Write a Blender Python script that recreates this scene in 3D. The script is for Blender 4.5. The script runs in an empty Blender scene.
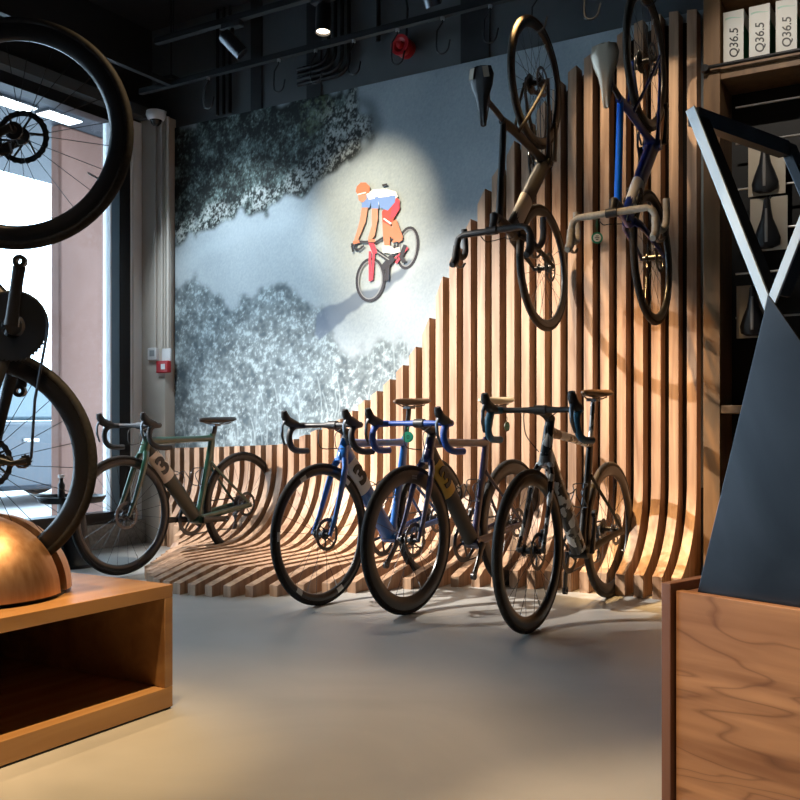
import bpy, bmesh, math, random
import numpy as np
from mathutils import Vector, Matrix
random.seed(4)
PI = math.pi
S = bpy.context.scene
C = S.collection

# ------------------------------------------------------------------ camera
YAW = math.radians(31.13)
EYE = 0.88
FOC = 940.0
cam = bpy.data.cameras.new('camera'); camo = bpy.data.objects.new('camera', cam); C.objects.link(camo)
camo.location = (0, 0, EYE); camo.rotation_euler = (PI/2, 0, YAW)
cam.sensor_width = 36; cam.lens = 36*FOC/800; cam.shift_y = 0.03375
cam.clip_start = 0.05; cam.clip_end = 200
S.camera = camo
ca, sa = math.cos(YAW), math.sin(YAW)

def on_y(px, py, y):
    """point of the plane y=const (parallel to the mural wall) seen at a pixel of the photograph"""
    t = (px-400)/FOC; dx = ca*t-sa; dy = sa*t+ca
    k = y/dy
    return Vector((dx*k, y, EYE+(427-py)/FOC*k))
def on_x(px, py, x):
    t = (px-400)/FOC; dx = ca*t-sa; dy = sa*t+ca
    k = x/dx
    return Vector((x, dy*k, EYE+(427-py)/FOC*k))
def on_z(px, py, z):
    t = (px-400)/FOC; k = (EYE-z)*FOC/(py-427)
    return Vector(((ca*t-sa)*k, (sa*t+ca)*k, z))

# ------------------------------------------------------------------ tagging
def tag(o, label, cat, group=None, kind=None):
    if label: o['label'] = label
    if cat: o['category'] = cat
    if group: o['group'] = group
    if kind: o['kind'] = kind
    return o
def thing(name, label, cat, loc=(0, 0, 0), rotz=0, group=None):
    o = bpy.data.objects.new(name, None); C.objects.link(o)
    o.location = loc; o.rotation_euler = (0, 0, rotz); o.empty_display_size = .1
    return tag(o, label, cat, group)

# ------------------------------------------------------------------ mesh helper
class MB:
    def __init__(s): s.v = []; s.f = []; s.m = []
    def add(s, vs, fs, m=0):
        b = len(s.v); s.v += [tuple(v) for v in vs]; s.f += [tuple(i+b for i in f) for f in fs]; s.m += [m]*len(fs)
        return s
    def box(s, lo, hi, m=0, M=None):
        x0, y0, z0 = lo; x1, y1, z1 = hi
        vs = [Vector(p) for p in ((x0,y0,z0),(x1,y0,z0),(x1,y1,z0),(x0,y1,z0),(x0,y0,z1),(x1,y0,z1),(x1,y1,z1),(x0,y1,z1))]
        if M: vs = [M @ v for v in vs]
        return s.add(vs, [(0,3,2,1),(4,5,6,7),(0,1,5,4),(1,2,6,5),(2,3,7,6),(3,0,4,7)], m)
    def prism(s, poly, d, m=0, M=None):
        """poly: 3d points of a planar outline; d: extrusion vector"""
        a = [Vector(p) for p in poly]; d = Vector(d); b = [p+d for p in a]; n = len(a)
        vs = a+b
        if M: vs = [M @ v for v in vs]
        return s.add(vs, [tuple(range(n-1, -1, -1)), tuple(range(n, 2*n))]+[(i, (i+1) % n, n+(i+1) % n, n+i) for i in range(n)], m)
    def tube(s, pts, r, seg=8, m=0, closed=False, w=None, lat=None, caps=True):
        """round tube (r) or elliptical: r = in-plane radius, w = lateral radius along lat"""
        P = [Vector(p) for p in pts]; n = len(P)
        R = list(r) if isinstance(r, (list, tuple)) else [r]*n
        W = R if w is None else (list(w) if isinstance(w, (list, tuple)) else [w]*n)
        vs = []; prev = None
        for i in range(n):
            if closed: T = (P[(i+1) % n]-P[i-1])
            else: T = P[min(i+1, n-1)]-P[max(i-1, 0)]
            T.normalize()
            if lat is not None: L = Vector(lat)
            elif prev is None: L = Vector((0, 0, 1)) if abs(T.z) < .9 else Vector((1, 0, 0))
            else: L = prev
            L = (L-T*L.dot(T)); 
            if L.length < 1e-5: L = T.orthogonal()
            L.normalize(); prev = L; N = T.cross(L)
            for k in range(seg):
                a = 2*PI*k/seg
                vs.append(P[i]+L*math.cos(a)*W[i]+N*math.sin(a)*R[i])
        fs = []
        for i in range(n if closed else n-1):
            j = (i+1) % n
            for k in range(seg):
                q = (k+1) % seg
                fs.append((i*seg+k, i*seg+q, j*seg+q, j*seg+k))
        if caps and not closed:
            fs.append(tuple(range(seg-1, -1, -1))); fs.append(tuple((n-1)*seg+k for k in range(seg)))
        return s.add(vs, fs, m)
    def lathe(s, prof, seg=32, m=0, axis='z', o=(0, 0, 0), closed=False, M=None):
        """prof: (r, h) pairs turned round an axis through o"""
        vs = []; n = len(prof); o = Vector(o)
        for k in range(seg):
            a = 2*PI*k/seg; c, d = math.cos(a), math.sin(a)
            for r, h in prof:
                if axis == 'z': p = Vector((r*c, r*d, h))
                elif axis == 'y': p = Vector((r*c, h, -r*d))
                else: p = Vector((h, r*c, r*d))
                vs.append((M @ (p+o)) if M else p+o)
        fs = []
        for k in range(seg):
            q = (k+1) % seg
            for i in range(n if closed else n-1):
                j = (i+1) % n
                fs.append((k*n+i, q*n+i, q*n+j, k*n+j))
        return s.add(vs, fs, m)
    def gear(s, c, r0, r1, teeth, y0, y1, rin, m=0):
        """toothed ring in the x-z plane, between y0 and y1"""
        n = teeth*4; vs = []
        for k in range(n):
            a = 2*PI*k/n; r = r1 if k % 4 in (1, 2) else r0
            for rr, y in ((rin, y0), (r, y0), (r, y1), (rin, y1)):
                vs.append((c[0]+rr*math.cos(a), y, c[2]+rr*math.sin(a)))
        fs = []
        for k in range(n):
            q = (k+1) % n
            for i in range(4): fs.append((k*4+i, k*4+(i+1) % 4, q*4+(i+1) % 4, q*4+i))
        return s.add(vs, fs, m)
    def build(s, name, mats, parent=None, smooth=True, angle=40, bevel=0):
        me = bpy.data.meshes.new(name); me.from_pydata(s.v, [], s.f)
        if not isinstance(mats, (list, tuple)): mats = [mats]
        for mt in mats: me.materials.append(mt)
        me.polygons.foreach_set('material_index', s.m)
        bm = bmesh.new(); bm.from_mesh(me); bmesh.ops.recalc_face_normals(bm, faces=bm.faces); bm.to_mesh(me); bm.free()
        if smooth:
            me.polygons.foreach_set('use_smooth', [True]*len(me.polygons))
            me.set_sharp_from_angle(angle=math.radians(angle))
        o = bpy.data.objects.new(name, me); C.objects.link(o)
        if parent: o.parent = parent
        if bevel:
            b = o.modifiers.new('edge', 'BEVEL'); b.width = bevel; b.segments = 2; b.limit_method = 'ANGLE'; b.angle_limit = math.radians(50)
        return o

def curve(pts, n=5):
    P = [Vector(p) for p in pts]; P = [P[0]*2-P[1]]+P+[P[-1]*2-P[-2]]; out = []
    for i in range(1, len(P)-2):
        a, b, c, d = P[i-1:i+3]
        for k in range(n):
            t = k/n; out.append(.5*((2*b)+(c-a)*t+(2*a-5*b+4*c-d)*t*t+(3*b-a-3*c+d)*t**3))
    return out+[P[-2]]
def text_mesh(name, txt, size, mat, parent, M, depth=.0008, bold=.0, shear=0, sx=1):
    cu = bpy.data.curves.new(name, 'FONT'); cu.body = txt; cu.size = size; cu.extrude = depth; cu.offset = bold; cu.shear = shear
    cu.align_x = 'CENTER'; cu.align_y = 'CENTER'
    tmp = bpy.data.objects.new('tmp', cu); C.objects.link(tmp)
    dg = bpy.context.evaluated_depsgraph_get()
    me = bpy.data.meshes.new_from_object(tmp.evaluated_get(dg))
    bpy.data.objects.remove(tmp); bpy.data.curves.remove(cu)
    me.transform(M @ Matrix.Diagonal((sx, 1, 1, 1)))
    me.materials.clear(); me.materials.append(mat); me.name = name
    o = bpy.data.objects.new(name, me); C.objects.link(o)
    if parent: o.parent = parent
    return o
def frame_matrix(o, x, y):
    x = Vector(x).normalized(); y = Vector(y); y = (y-x*y.dot(x)).normalized(); z = x.cross(y)
    return Matrix(((x.x, y.x, z.x, o[0]), (x.y, y.y, z.y, o[1]), (x.z, y.z, z.z, o[2]), (0, 0, 0, 1)))

# ------------------------------------------------------------------ materials
def mat(name, col, rough=.5, metal=0., spec=.5, coat=0., emit=None, estr=0.):
    m = bpy.data.materials.new(name); m.use_nodes = True
    b = m.node_tree.nodes['Principled BSDF']
    b.inputs['Base Color'].default_value = (*col, 1); b.inputs['Roughness'].default_value = rough
    b.inputs['Metallic'].default_value = metal; b.inputs['Specular IOR Level'].default_value = spec
    b.inputs['Coat Weight'].default_value = coat; b.inputs['Coat Roughness'].default_value = .08
    if emit: b.inputs['Emission Color'].default_value = (*emit, 1); b.inputs['Emission Strength'].default_value = estr
    return m
def nodes(m): return m.node_tree.nodes, m.node_tree.links, m.node_tree.nodes['Principled BSDF']
def ramp(N, stops, interp='LINEAR'):
    r = N.new('ShaderNodeValToRGB'); r.color_ramp.interpolation = interp
    e = r.color_ramp.elements
    while len(e) < len(stops): e.new(.5)
    for q, (p, c) in zip(e, stops): q.position = p; q.color = (*c, 1)
    return r
def noisy(m, c0, c1, scale=(4, 4, 4), detail=4, rough=None, bump=0., lo=.3, hi=.7, dist=0.):
    N, L, b = nodes(m)
    tc = N.new('ShaderNodeTexCoord'); mp = N.new('ShaderNodeMapping'); mp.inputs['Scale'].default_value = scale
    n = N.new('ShaderNodeTexNoise'); n.inputs['Scale'].default_value = 1; n.inputs['Detail'].default_value = detail; n.inputs['Distortion'].default_value = dist
    L.new(tc.outputs['Object'], mp.inputs[0]); L.new(mp.outputs[0], n.inputs['Vector'])
    r = ramp(N, [(lo, c0), (hi, c1)]); L.new(n.outputs['Fac'], r.inputs[0]); L.new(r.outputs[0], b.inputs['Base Color'])
    if rough:
        q = N.new('ShaderNodeMapRange'); q.inputs[3].default_value, q.inputs[4].default_value = rough
        L.new(n.outputs['Fac'], q.inputs[0]); L.new(q.outputs[0], b.inputs['Roughness'])
    if bump:
        bp = N.new('ShaderNodeBump'); bp.inputs['Strength'].default_value = bump; bp.inputs['Distance'].default_value = .01
        L.new(n.outputs['Fac'], bp.inputs['Height']); L.new(bp.outputs[0], b.inputs['Normal'])
    return m
def wood(name, dark, light, grain, rough=.45, vary=.25, fig=0., rot=(0, 0, 0)):
    """grain: mapping scale (small along the grain)"""
    m = mat(name, light, rough); N, L, b = nodes(m)
    tc = N.new('ShaderNodeTexCoord'); mp = N.new('ShaderNodeMapping'); mp.inputs['Scale'].default_value = grain; mp.inputs['Rotation'].default_value = rot
    oi = N.new('ShaderNodeObjectInfo')
    ad = N.new('ShaderNodeVectorMath'); ad.operation = 'ADD'
    sc = N.new('ShaderNodeMath'); sc.operation = 'MULTIPLY'; sc.inputs[1].default_value = 37.
    L.new(oi.outputs['Random'], sc.inputs[0]); L.new(tc.outputs['Object'], mp.inputs[0]); L.new(mp.outputs[0], ad.inputs[0]); L.new(sc.outputs[0], ad.inputs[1])
    n = N.new('ShaderNodeTexNoise'); n.inputs['Scale'].default_value = 1; n.inputs['Detail'].default_value = 6; n.inputs['Distortion'].default_value = .6
    L.new(ad.outputs[0], n.inputs['Vector'])
    r = ramp(N, [(.28, dark), (.5, tuple((a+c)/2 for a, c in zip(dark, light))), (.72, light)])
    L.new(n.outputs['Fac'], r.inputs[0])
    col = r.outputs[0]
    if fig:
        mp2 = N.new('ShaderNodeMapping'); mp2.inputs['Scale'].default_value = (.9, 5, 6.); mp2.inputs['Rotation'].default_value = rot
        L.new(tc.outputs['Object'], mp2.inputs[0])
        n2 = N.new('ShaderNodeTexNoise'); n2.inputs['Scale'].default_value = 1; n2.inputs['Detail'].default_value = 3; n2.inputs['Roughness'].default_value = .45; n2.inputs['Distortion'].default_value = .5
        L.new(mp2.outputs[0], n2.inputs['Vector'])
        mu = N.new('ShaderNodeMath'); mu.operation = 'MULTIPLY'; mu.inputs[1].default_value = 17; L.new(n2.outputs['Fac'], mu.inputs[0])
        w = N.new('ShaderNodeMath'); w.operation = 'FRACT'; L.new(mu.outputs[0], w.inputs[0])
        r2 = ramp(N, [(0., (.42, .36, .33)), (.12, (.85, .82, .80)), (.5, (1, 1, 1)), (.9, (.88, .85, .83)), (1, (.5, .44, .4))]); L.new(w.outputs[0], r2.inputs[0])
        mx = N.new('ShaderNodeMix'); mx.data_type = 'RGBA'; mx.blend_type = 'MULTIPLY'; mx.inputs[0].default_value = fig
        L.new(col, mx.inputs[6]); L.new(r2.outputs[0], mx.inputs[7]); col = mx.outputs[2]
    if vary:
        h = N.new('ShaderNodeHueSaturation'); q = N.new('ShaderNodeMapRange'); q.inputs[3].default_value = 1-vary; q.inputs[4].default_value = 1+vary
        L.new(oi.outputs['Random'], q.inputs[0]); L.new(q.outputs[0], h.inputs['Value']); L.new(col, h.inputs['Color']); col = h.outputs[0]
    L.new(col, b.inputs['Base Color'])
    return m

M_ = {}
M_['slat'] = wood('oiled_slat_wood', (.21, .11, .06), (.53, .34, .215), (22, 22, 1.6), .5, .12)
M_['gapshade'] = mat('gap_shade_sheet', (.02, .012, .008), .8)
M_['table'] = wood('oak_veneer', (.30, .15, .055), (.47, .26, .105), (14, 1.6, 14), .25, 0)
M_['tableside'] = wood('oak_edge', (.27, .13, .05), (.45, .25, .10), (12, 3, 12), .42, 0)
M_['console'] = wood('walnut_veneer', (.24, .105, .045), (.46, .235, .11), (1.6, 22, 26), .4, 0, .75, (0, math.radians(7), 0))
M_['conedge'] = wood('walnut_edge', (.14, .06, .035), (.24, .115, .07), (9, 9, 1.5), .4, 0)
M_['shelf'] = wood('shelf_wood', (.15, .075, .03), (.27, .145, .06), (16, 16, 1.5), .5, .1)
M_['floor'] = noisy(mat('polished_concrete', (.3, .3, .3), .4, spec=.4), (.30, .295, .28), (.44, .43, .41), (1.1, 1.1, 1.1), 8, (.30, .52), .04, dist=.8)
M_['darkwall'] = noisy(mat('charcoal_paint', (.02, .024, .03), .6), (.060, .068, .074), (.080, .088, .094), (3, 3, 3), 3)
M_['ceil'] = mat('black_ceiling_paint', (.012, .014, .018), .7)
M_['blackpanel'] = mat('black_panel', (.008, .009, .011), .6)
M_['grey'] = noisy(mat('beige_column_paint', (.4, .37, .33), .7), (.50, .455, .40), (.58, .53, .47), (2, 2, 2), 3)
M_['white'] = mat('white_paint', (.86, .88, .90), .5)
M_['frame'] = mat('window_aluminium', (.16, .27, .38), .35, 0)
M_['blackalu'] = mat('black_aluminium', (.012, .013, .016), .4, .2)
M_['rail'] = mat('black_powder_coat', (.012, .013, .015), .45, .3)
M_['concrete'] = noisy(mat('rough_concrete', (.3, .28, .26), .9), (.2, .19, .18), (.36, .34, .31), (40, 40, 40), 4, None, .2)
M_['steel'] = mat('brushed_steel', (.55, .55, .56), .3, 1.)
M_['darksteel'] = mat('gunmetal', (.10, .105, .115), .35, 1.)
M_['carbon'] = mat('carbon_black', (.010, .010, .012), .32, 0, .5)
M_['mattecarbon'] = mat('matte_carbon', (.018, .018, .02), .45)
M_['rubber'] = noisy(mat('tyre_rubber', (.02, .02, .02), .75, spec=.2), (.014, .014, .015), (.026, .025, .025), (90, 90, 90), 2)
M_['spoke'] = mat('spoke_black', (.03, .03, .032), .35, .6)
M_['leather'] = mat('black_saddle_skin', (.015, .015, .017), .42)
M_['gum'] = mat('black_hood_rubber', (.018, .018, .02), .55)
M_['copper'] = noisy(mat('brushed_copper', (.6, .33, .17), .34, 1.), (.55, .29, .14), (.66, .40, .23), (60, 60, 3), 3, (.38, .5))
M_['blackmetal'] = noisy(mat('blued_steel_sheet', (.04, .05, .065), .38, 1.), (.048, .052, .058), (.10, .105, .115), (2.5, 2.5, 2.5), 5, (.28, .40), dist=1.)
M_['arm_sheen'] = noisy(mat('steel_sky_sheen', (.3, .36, .42), .36, .8), (.46, .55, .62), (.60, .68, .74), (20, 20, 4), 4, (.4, .55))
M_['red'] = mat('signal_red', (.42, .012, .018), .4)
M_['plastic'] = mat('white_plastic', (.7, .71, .72), .4)
M_['terracotta'] = noisy(mat('terracotta_render', (.42, .26, .22), .85), (.15, .072, .052), (.20, .105, .080), (2, 2, 1), 4)
M_['pave'] = noisy(mat('pale_paving', (.5, .5, .5), .8), (.45, .46, .47), (.58, .58, .58), (1, 1, 1), 4)
M_['soffit'] = mat('outside_soffit', (.05, .055, .065), .5)
M_['lamp'] = mat('lamp_lens', (1, .9, .75), .4, emit=(1, .82, .6), estr=9)
M_['panel_lamp'] = mat('soffit_lamp', (1, 1, 1), .4, emit=(.9, .97, 1), estr=3)
M_['carpaint'] = mat('car_blue', (.014, .026, .042), .3, .2, coat=.6)
M_['carglass'] = mat('car_glass', (.08, .13, .16), .1, 0, .8)
M_['green'] = mat('box_green', (.01, .19, .06), .5)
M_['card'] = mat('cream_card', (.62, .55, .44), .7)
M_['boxwhite'] = mat('box_white', (.72, .71, .66), .55)
M_['mint'] = mat('mint_print', (.42, .62, .50), .55)
M_['ink'] = mat('black_ink', (.012, .012, .012), .5)
M_['taggreen'] = mat('tag_green', (.02, .27, .17), .5)
M_['tagwhite'] = mat('tag_white', (.8, .82, .8), .5)
g = bpy.data.materials.new('window_glass'); g.use_nodes = True; N = g.node_tree.nodes; L = g.node_tree.links
N.remove(N['Principled BSDF']); tr = N.new('ShaderNodeBsdfTransparent'); gl = N.new('ShaderNodeBsdfGlossy'); gl.inputs['Roughness'].default_value = .02
fr = N.new('ShaderNodeFresnel'); fr.inputs['IOR'].default_value = 1.3; mx = N.new('ShaderNodeMixShader')
L.new(fr.outputs[0], mx.inputs[0]); L.new(tr.outputs[0], mx.inputs[1]); L.new(gl.outputs[0], mx.inputs[2]); L.new(mx.outputs[0], N['Material Output'].inputs[0])
M_['glass'] = g
def camo(name, scale):
    m = mat(name, (.5, .5, .5), .35, coat=.3); N, L, b = nodes(m)
    tc = N.new('ShaderNodeTexCoord'); v = N.new('ShaderNodeTexVoronoi'); v.inputs['Scale'].default_value = scale; v.distance = 'MANHATTAN'
    L.new(tc.outputs['Object'], v.inputs['Vector'])
    r = ramp(N, [(0, (.012, .012, .013)), (.30, (.80, .78, .74)), (.52, (.20, .19, .18)), (.62, (.78, .76, .72)), (.86, (.012, .012, .013))], 'CONSTANT')
    sp = N.new('ShaderNodeSeparateColor'); L.new(v.outputs['Color'], sp.inputs[0]); L.new(sp.outputs[0], r.inputs[0]); L.new(r.outputs[0], b.inputs['Base Color'])
    return m
M_['camo'] = camo('camouflage_paint', 24)

# ------------------------------------------------------------------ setting
def struct(name, mb, m, **k):
    o = mb.build(name, m, **k); o['kind'] = 'structure'; return o
XL, XR, YB, YF, ZC = -5.42, 2.6, 5.25, -3.2, 3.95
struct('floor', MB().box((XL, YF, -.1), (XR, YB, 0)), M_['floor'], smooth=False)
struct('ceiling', MB().box((XL-.2, YF-.2, ZC), (XR+.2, YB+.2, ZC+.1)), M_['ceil'], smooth=False)
struct('wall_back', MB().box((XL-.2, YB, -.1), (XR+.2, YB+.2, ZC)), M_['darkwall'], smooth=False)
struct('wall_right', MB().box((XR, YF-.2, -.1), (XR+.2, YB, ZC)), M_['darkwall'], smooth=False)
struct('wall_front', MB().box((XL-.2, YF-.2, -.1), (XR, YF, ZC)), M_['darkwall'], smooth=False)
# left wall: dark header over a full glass front, low concrete upstand
HEAD = 3.20
struct('wall_left', MB().box((XL-.2, YF, HEAD), (XL, YB, ZC)), M_['ceil'], smooth=False)
struct('wall_left_blocker', MB().box((XL-.2, YF, .175), (XL+.0, -1.79, HEAD)), M_['ceil'], smooth=False)  # unseen dark wall, added to darken what the steel stand reflects
struct('trim_1', MB().box((XL, YF, HEAD+.02), (XL+.10, YB, HEAD+.10)), M_['darkwall'], smooth=False)
struct('trim_2', MB().box((XL-.2, YF, -.1), (XL+.06, 5.13, .175)), M_['concrete'], smooth=False)
col = MB().box((XL, 5.135, 0), (-5.165, YB, HEAD+.02))
struct('wall_column', col, M_['grey'], smooth=False)
struct('trim_3', MB().box((XL-.2, 5.03, .175), (XL, YB, HEAD)).box((XL, 5.05, .175), (XL+.012, 5.134, HEAD)), M_['white'], smooth=False)
# window: frame posts, rails, panes
w = bpy.data.objects.new('window_1', None); C.objects.link(w); w['kind'] = 'structure'; w.location = (XL, 0, 0)
fr = MB()
fr.box((-.10, 4.93, .175), (.0, 5.03, HEAD))
for y in (3.2, 1.55, -.1, -1.75): fr.box((-.10, y-.04, .175), (0, y+.04, HEAD))
fr.box((-.10, -1.788, .175), (0.03, 5.03, .255)); fr.box((-.10, -1.788, HEAD-.06), (0, 5.03, HEAD))
o = fr.build('window_frame', M_['blackalu'], w, smooth=False)
o = MB().box((-.09, 4.855, .255), (-.005, 4.93, HEAD-.06)).build('window_sash', M_['frame'], w, smooth=False)
o = MB().box((-.085, 4.842, .255), (-.008, 4.855, HEAD-.06)).build('sash_seal', M_['white'], w, smooth=False)
ys = [-1.75, -.1, 1.55, 3.2, 4.87]
for a, b in zip(ys[:-1], ys[1:]):
    MB().box((-.055, a, .25), (-.045, b, HEAD-.05)).build('pane', M_['glass'], w, smooth=False)
# outside
struct('ground_outside', MB().box((-60, -40, -.2), (XL-.2, 60, -.03)), M_['pave'], smooth=False)
struct('ceiling_outside', MB().box((-8.2, -4, 3.42), (XL-.2, 9, 3.6)), M_['soffit'], smooth=False)
for q, (x, y) in enumerate(((-6.33, 5.12), (-6.38, 4.72), (-6.45, 4.30))):
    f = thing('soffit_light', ['flat square lamp under the outside canopy, the one closest to the terracotta pillar',
              'flat square lamp under the outside canopy, middle of the three in a row',
              'flat square lamp under the outside canopy, furthest from the terracotta pillar'][q], 'ceiling light', (x, y, 3.42), 0, 'lamps under the outside canopy')
    MB().box((-.09, -.17, -.02), (.09, .17, 0)).build('housing', M_['soffit'], f, smooth=False)
    MB().box((-.08, -.16, -.028), (.08, .16, -.02)).build('diffuser', M_['panel_lamp'], f, smooth=False)
pil = struct('pillar_outside', MB().box((-6.62, 5.26, -.03), (-6.5, 6.35, 3.42)), M_['terracotta'], bevel=.02)
# car parked in the street
car = thing('car', 'dark blue car parked in the street outside the window', 'car', (-10.9, 7.0, -.03), 0)
prof = [(-2.1, .2), (-2.15, .7), (-2.0, .88), (-1.1, .96), (-.55, 1.42), (1.0, 1.46), (1.75, 1.0), (2.1, .9), (2.15, .4), (2.05, .18)]
b = MB(); b.prism([(0, y, z) for y, z in prof[:4]+prof[6:]], (1.75, 0, 0)); b.build('body', M_['carpaint'], car, bevel=.06)
b = MB(); gp = [(-1.1, .97), (-.55, 1.42), (1.0, 1.46), (1.75, 1.01)]
b.prism([(.12, y, z) for y, z in gp], (1.5, 0, 0)); b.build('cabin', M_['carglass'], car, bevel=.05)
MB().box((.15, -.5, 1.42), (1.6, .95, 1.475)).build('roof', M_['carpaint'], car, bevel=.02)
for yy in (-1.35, 1.35):
    for xx in (.0, 1.55): MB().lathe([(0, 0), (.2, 0), (.31, .02), (.33, .1), (.31, .2), (0, .2)], 24, axis='x', o=(xx, yy, .33)).build('wheel', M_['rubber'], car)
MB().box((1.74, -.1, .74), (1.78, .1, .78)).build('door_handle', M_['white'], car, bevel=.01)

# ------------------------------------------------------------------ slat wall
PITCH, SW, U0, NS = .096, .050, -1.286, 41
FRONT, BACK = 5.10, 5.195
top_px = [(170,448),(200,447.5),(270,445),(281,444.6),(294,439),(307,434),(318,429),(340,419),(352,411),(363,401),(375,393),(389,380),(402,366),(417,345),(427,325),(433,305),(443,275.5),(457,246),(473,214),(487,184),(506,157),(516,137),(535,114),(551,92),(564,76),(581,61),(597,49),(615,37),(633,24),(651,16),(669,12),(687,10),(706,8)]
tp = [on_y(px, py, FRONT) for px, py in top_px]
TX = [p.x for p in tp]; TZ = [p.z for p in tp]
EX = [-5.2, -5.0, -4.75, -4.4, -4.13, -3.8, -3.54, -3.3, -3.13, -2.8, -2.6, -2.39, -2.28, -2.09, -1.76, -1.2]
EY = [5.06, 5.02, 4.85, 4.35, 3.96, 3.68, 3.62, 3.68, 3.79, 4.13, 4.39, 4.60, 4.66, 4.73, 4.77, 4.79]
def slat(u):
    uc = u+SW/2
    ye = float(np.interp(uc, EX, EY)); L = FRONT-ye
    h = .08+.04*min(max((L-.4)/.6, 0), 1); a = b = .5
    def surf(y):
        d = y-(FRONT-a)
        return h if d <= 0 else h+b-b*math.sqrt(max(0, 1-(d/a)**2))
    D = min(.27, max(0, L-.40)); kink = ye+D
    pts = [(BACK, 0), (ye, 0)]
    if D > .03: pts.append((ye, .058))
    n = 18
    if kink < FRONT-a: pts.append((kink, h)); start = FRONT-a
    else: start = kink
    a0 = math.asin(min(1, max(0, (start-(FRONT-a))/a)))
    for i in range(n+1):
        t = a0+(PI/2-a0)*i/n
        pts.append((FRONT-a+a*math.sin(t), h+b-b*math.cos(t)))
    z0, z1 = float(np.interp(u, TX, TZ)), float(np.interp(u+SW, TX, TZ))
    if z0 < h+b+.01: z0 = h+b+.01; z1 = max(z1, z0)
    A = [(0, y, z) for y, z in pts]+[(0, FRONT, z0), (0, BACK, z0)]
    B = [(SW, y, z) for y, z in pts]+[(SW, FRONT, z1), (SW, BACK, z1)]
    n = len(A)
    return MB().add(A+B, [tuple(range(n-1, -1, -1)), tuple(range(n, 2*n))]+[(i, (i+1) % n, n+(i+1) % n, n+i) for i in range(n)])
sl = thing('slat_wall', 'wave of vertical wooden slats that curve out over the floor behind the bikes', 'slat wall', (-3.2, 5.15, 0))
for k in range(NS):
    u = U0-PITCH*k
    o = slat(u).build('slat', M_['slat'], sl, angle=25)
    o.location = (u+3.2, -5.15, 0)
pts_ = [(x+3.2, .048, float(np.interp(x, TX, TZ))-.03) for x in np.linspace(-5.125, -1.24, 60)]
MB().prism([(-5.125+3.2, .048, 0)]+pts_+[(-1.24+3.2, .048, 0)], (0, .016, 0)).build('backing_board', M_['gapshade'], sl, smooth=False)  # dark sheet added behind the slats so the gaps look shaded
def gap(k): return U0+SW-PITCH*k+(PITCH-SW)/2-.0   # centre of the gap on the +x side of slat k ... shifted one
def gap_near(u):
    k = round((U0+SW+(PITCH-SW)/2-u)/PITCH); return U0+SW+(PITCH-SW)/2-PITCH*k

# ------------------------------------------------------------------ mural
YM = 5.232
def wp(px, py): p = on_y(px, py, YM); return (p.x, p.z)
def inside(poly, X, Z):
    r = np.zeros(X.shape, bool); n = len(poly)
    for i in range(n):
        x0, z0 = poly[i]; x1, z1 = poly[(i+1) % n]
        c = ((z0 > Z) != (z1 > Z)) & (X < (x1-x0)*(Z-z0)/((z1-z0) if z1 != z0 else 1e-9)+x0)
        r ^= c
    return r
def blur(A, k):
    A = A.astype(float)
    for ax in (0, 1):
        for _ in range(2):
            c = np.cumsum(np.insert(np.pad(A, [(k, k) if q == ax else (0, 0) for q in (0, 1)], mode='edge'), 0, 0, axis=ax), axis=ax)
            n = 2*k+1
            A = (np.take(c, range(n, c.shape[ax]), ax)-np.take(c, range(0, c.shape[ax]-n), ax))/n
    return A
mx0, mx1, mz0, mz1 = -5.16, -1.10, .55, 3.152
NX, NZ = 720, 470
xs = np.linspace(mx0, mx1, NX); zs = np.linspace(mz0, mz1, NZ); X, Z = np.meshgrid(xs, zs)
rng = np.random.default_rng(3)
def fnoise(k): n = rng.random((NZ, NX)); b = blur(n, k); return (b-b.mean())/b.std()
def fine(): n = rng.random((NZ, NX)); b = n+.8*(np.roll(n, 1, 0)+np.roll(n, 1, 1))+.5*np.roll(np.roll(n, 1, 0), 1, 1)+.5*np.roll(np.roll(n, 2, 0), 1, 1); return (b-b.mean())/b.std()
n2, n4, n9, n20 = fine(), fnoise(1)*.6+fnoise(2)*.7, fnoise(7), fnoise(20)
wob = n9*.03
def poly(pts): return [wp(*p) for p in pts]
def msk(pts, k=2, wobble=1.): return blur(inside(poly(pts), X+wob*wobble, Z+np.roll(wob, 40)*wobble), k)
road = np.stack([.285+.012*n2+.02*n20, .335+.012*n2+.02*n20, .365+.012*n2+.02*n20], -1)
colr = road.copy()
def over(m, c):
    global colr
    colr = colr*(1-m[..., None])+c*m[..., None]
def const(r, gg, b): return np.broadcast_to(np.array([r, gg, b]), (NZ, NX, 3))
# pale road edge bands
over(.35*msk([(172,262),(250,225),(330,205),(330,212),(250,236),(172,276)], 6, .5), const(.36, .42, .46))
over(.45*msk([(330,318),(345,300),(400,268),(470,225),(520,180),(528,186),(470,236),(400,282),(350,312)], 4, .3), const(.38, .44, .48))
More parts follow.
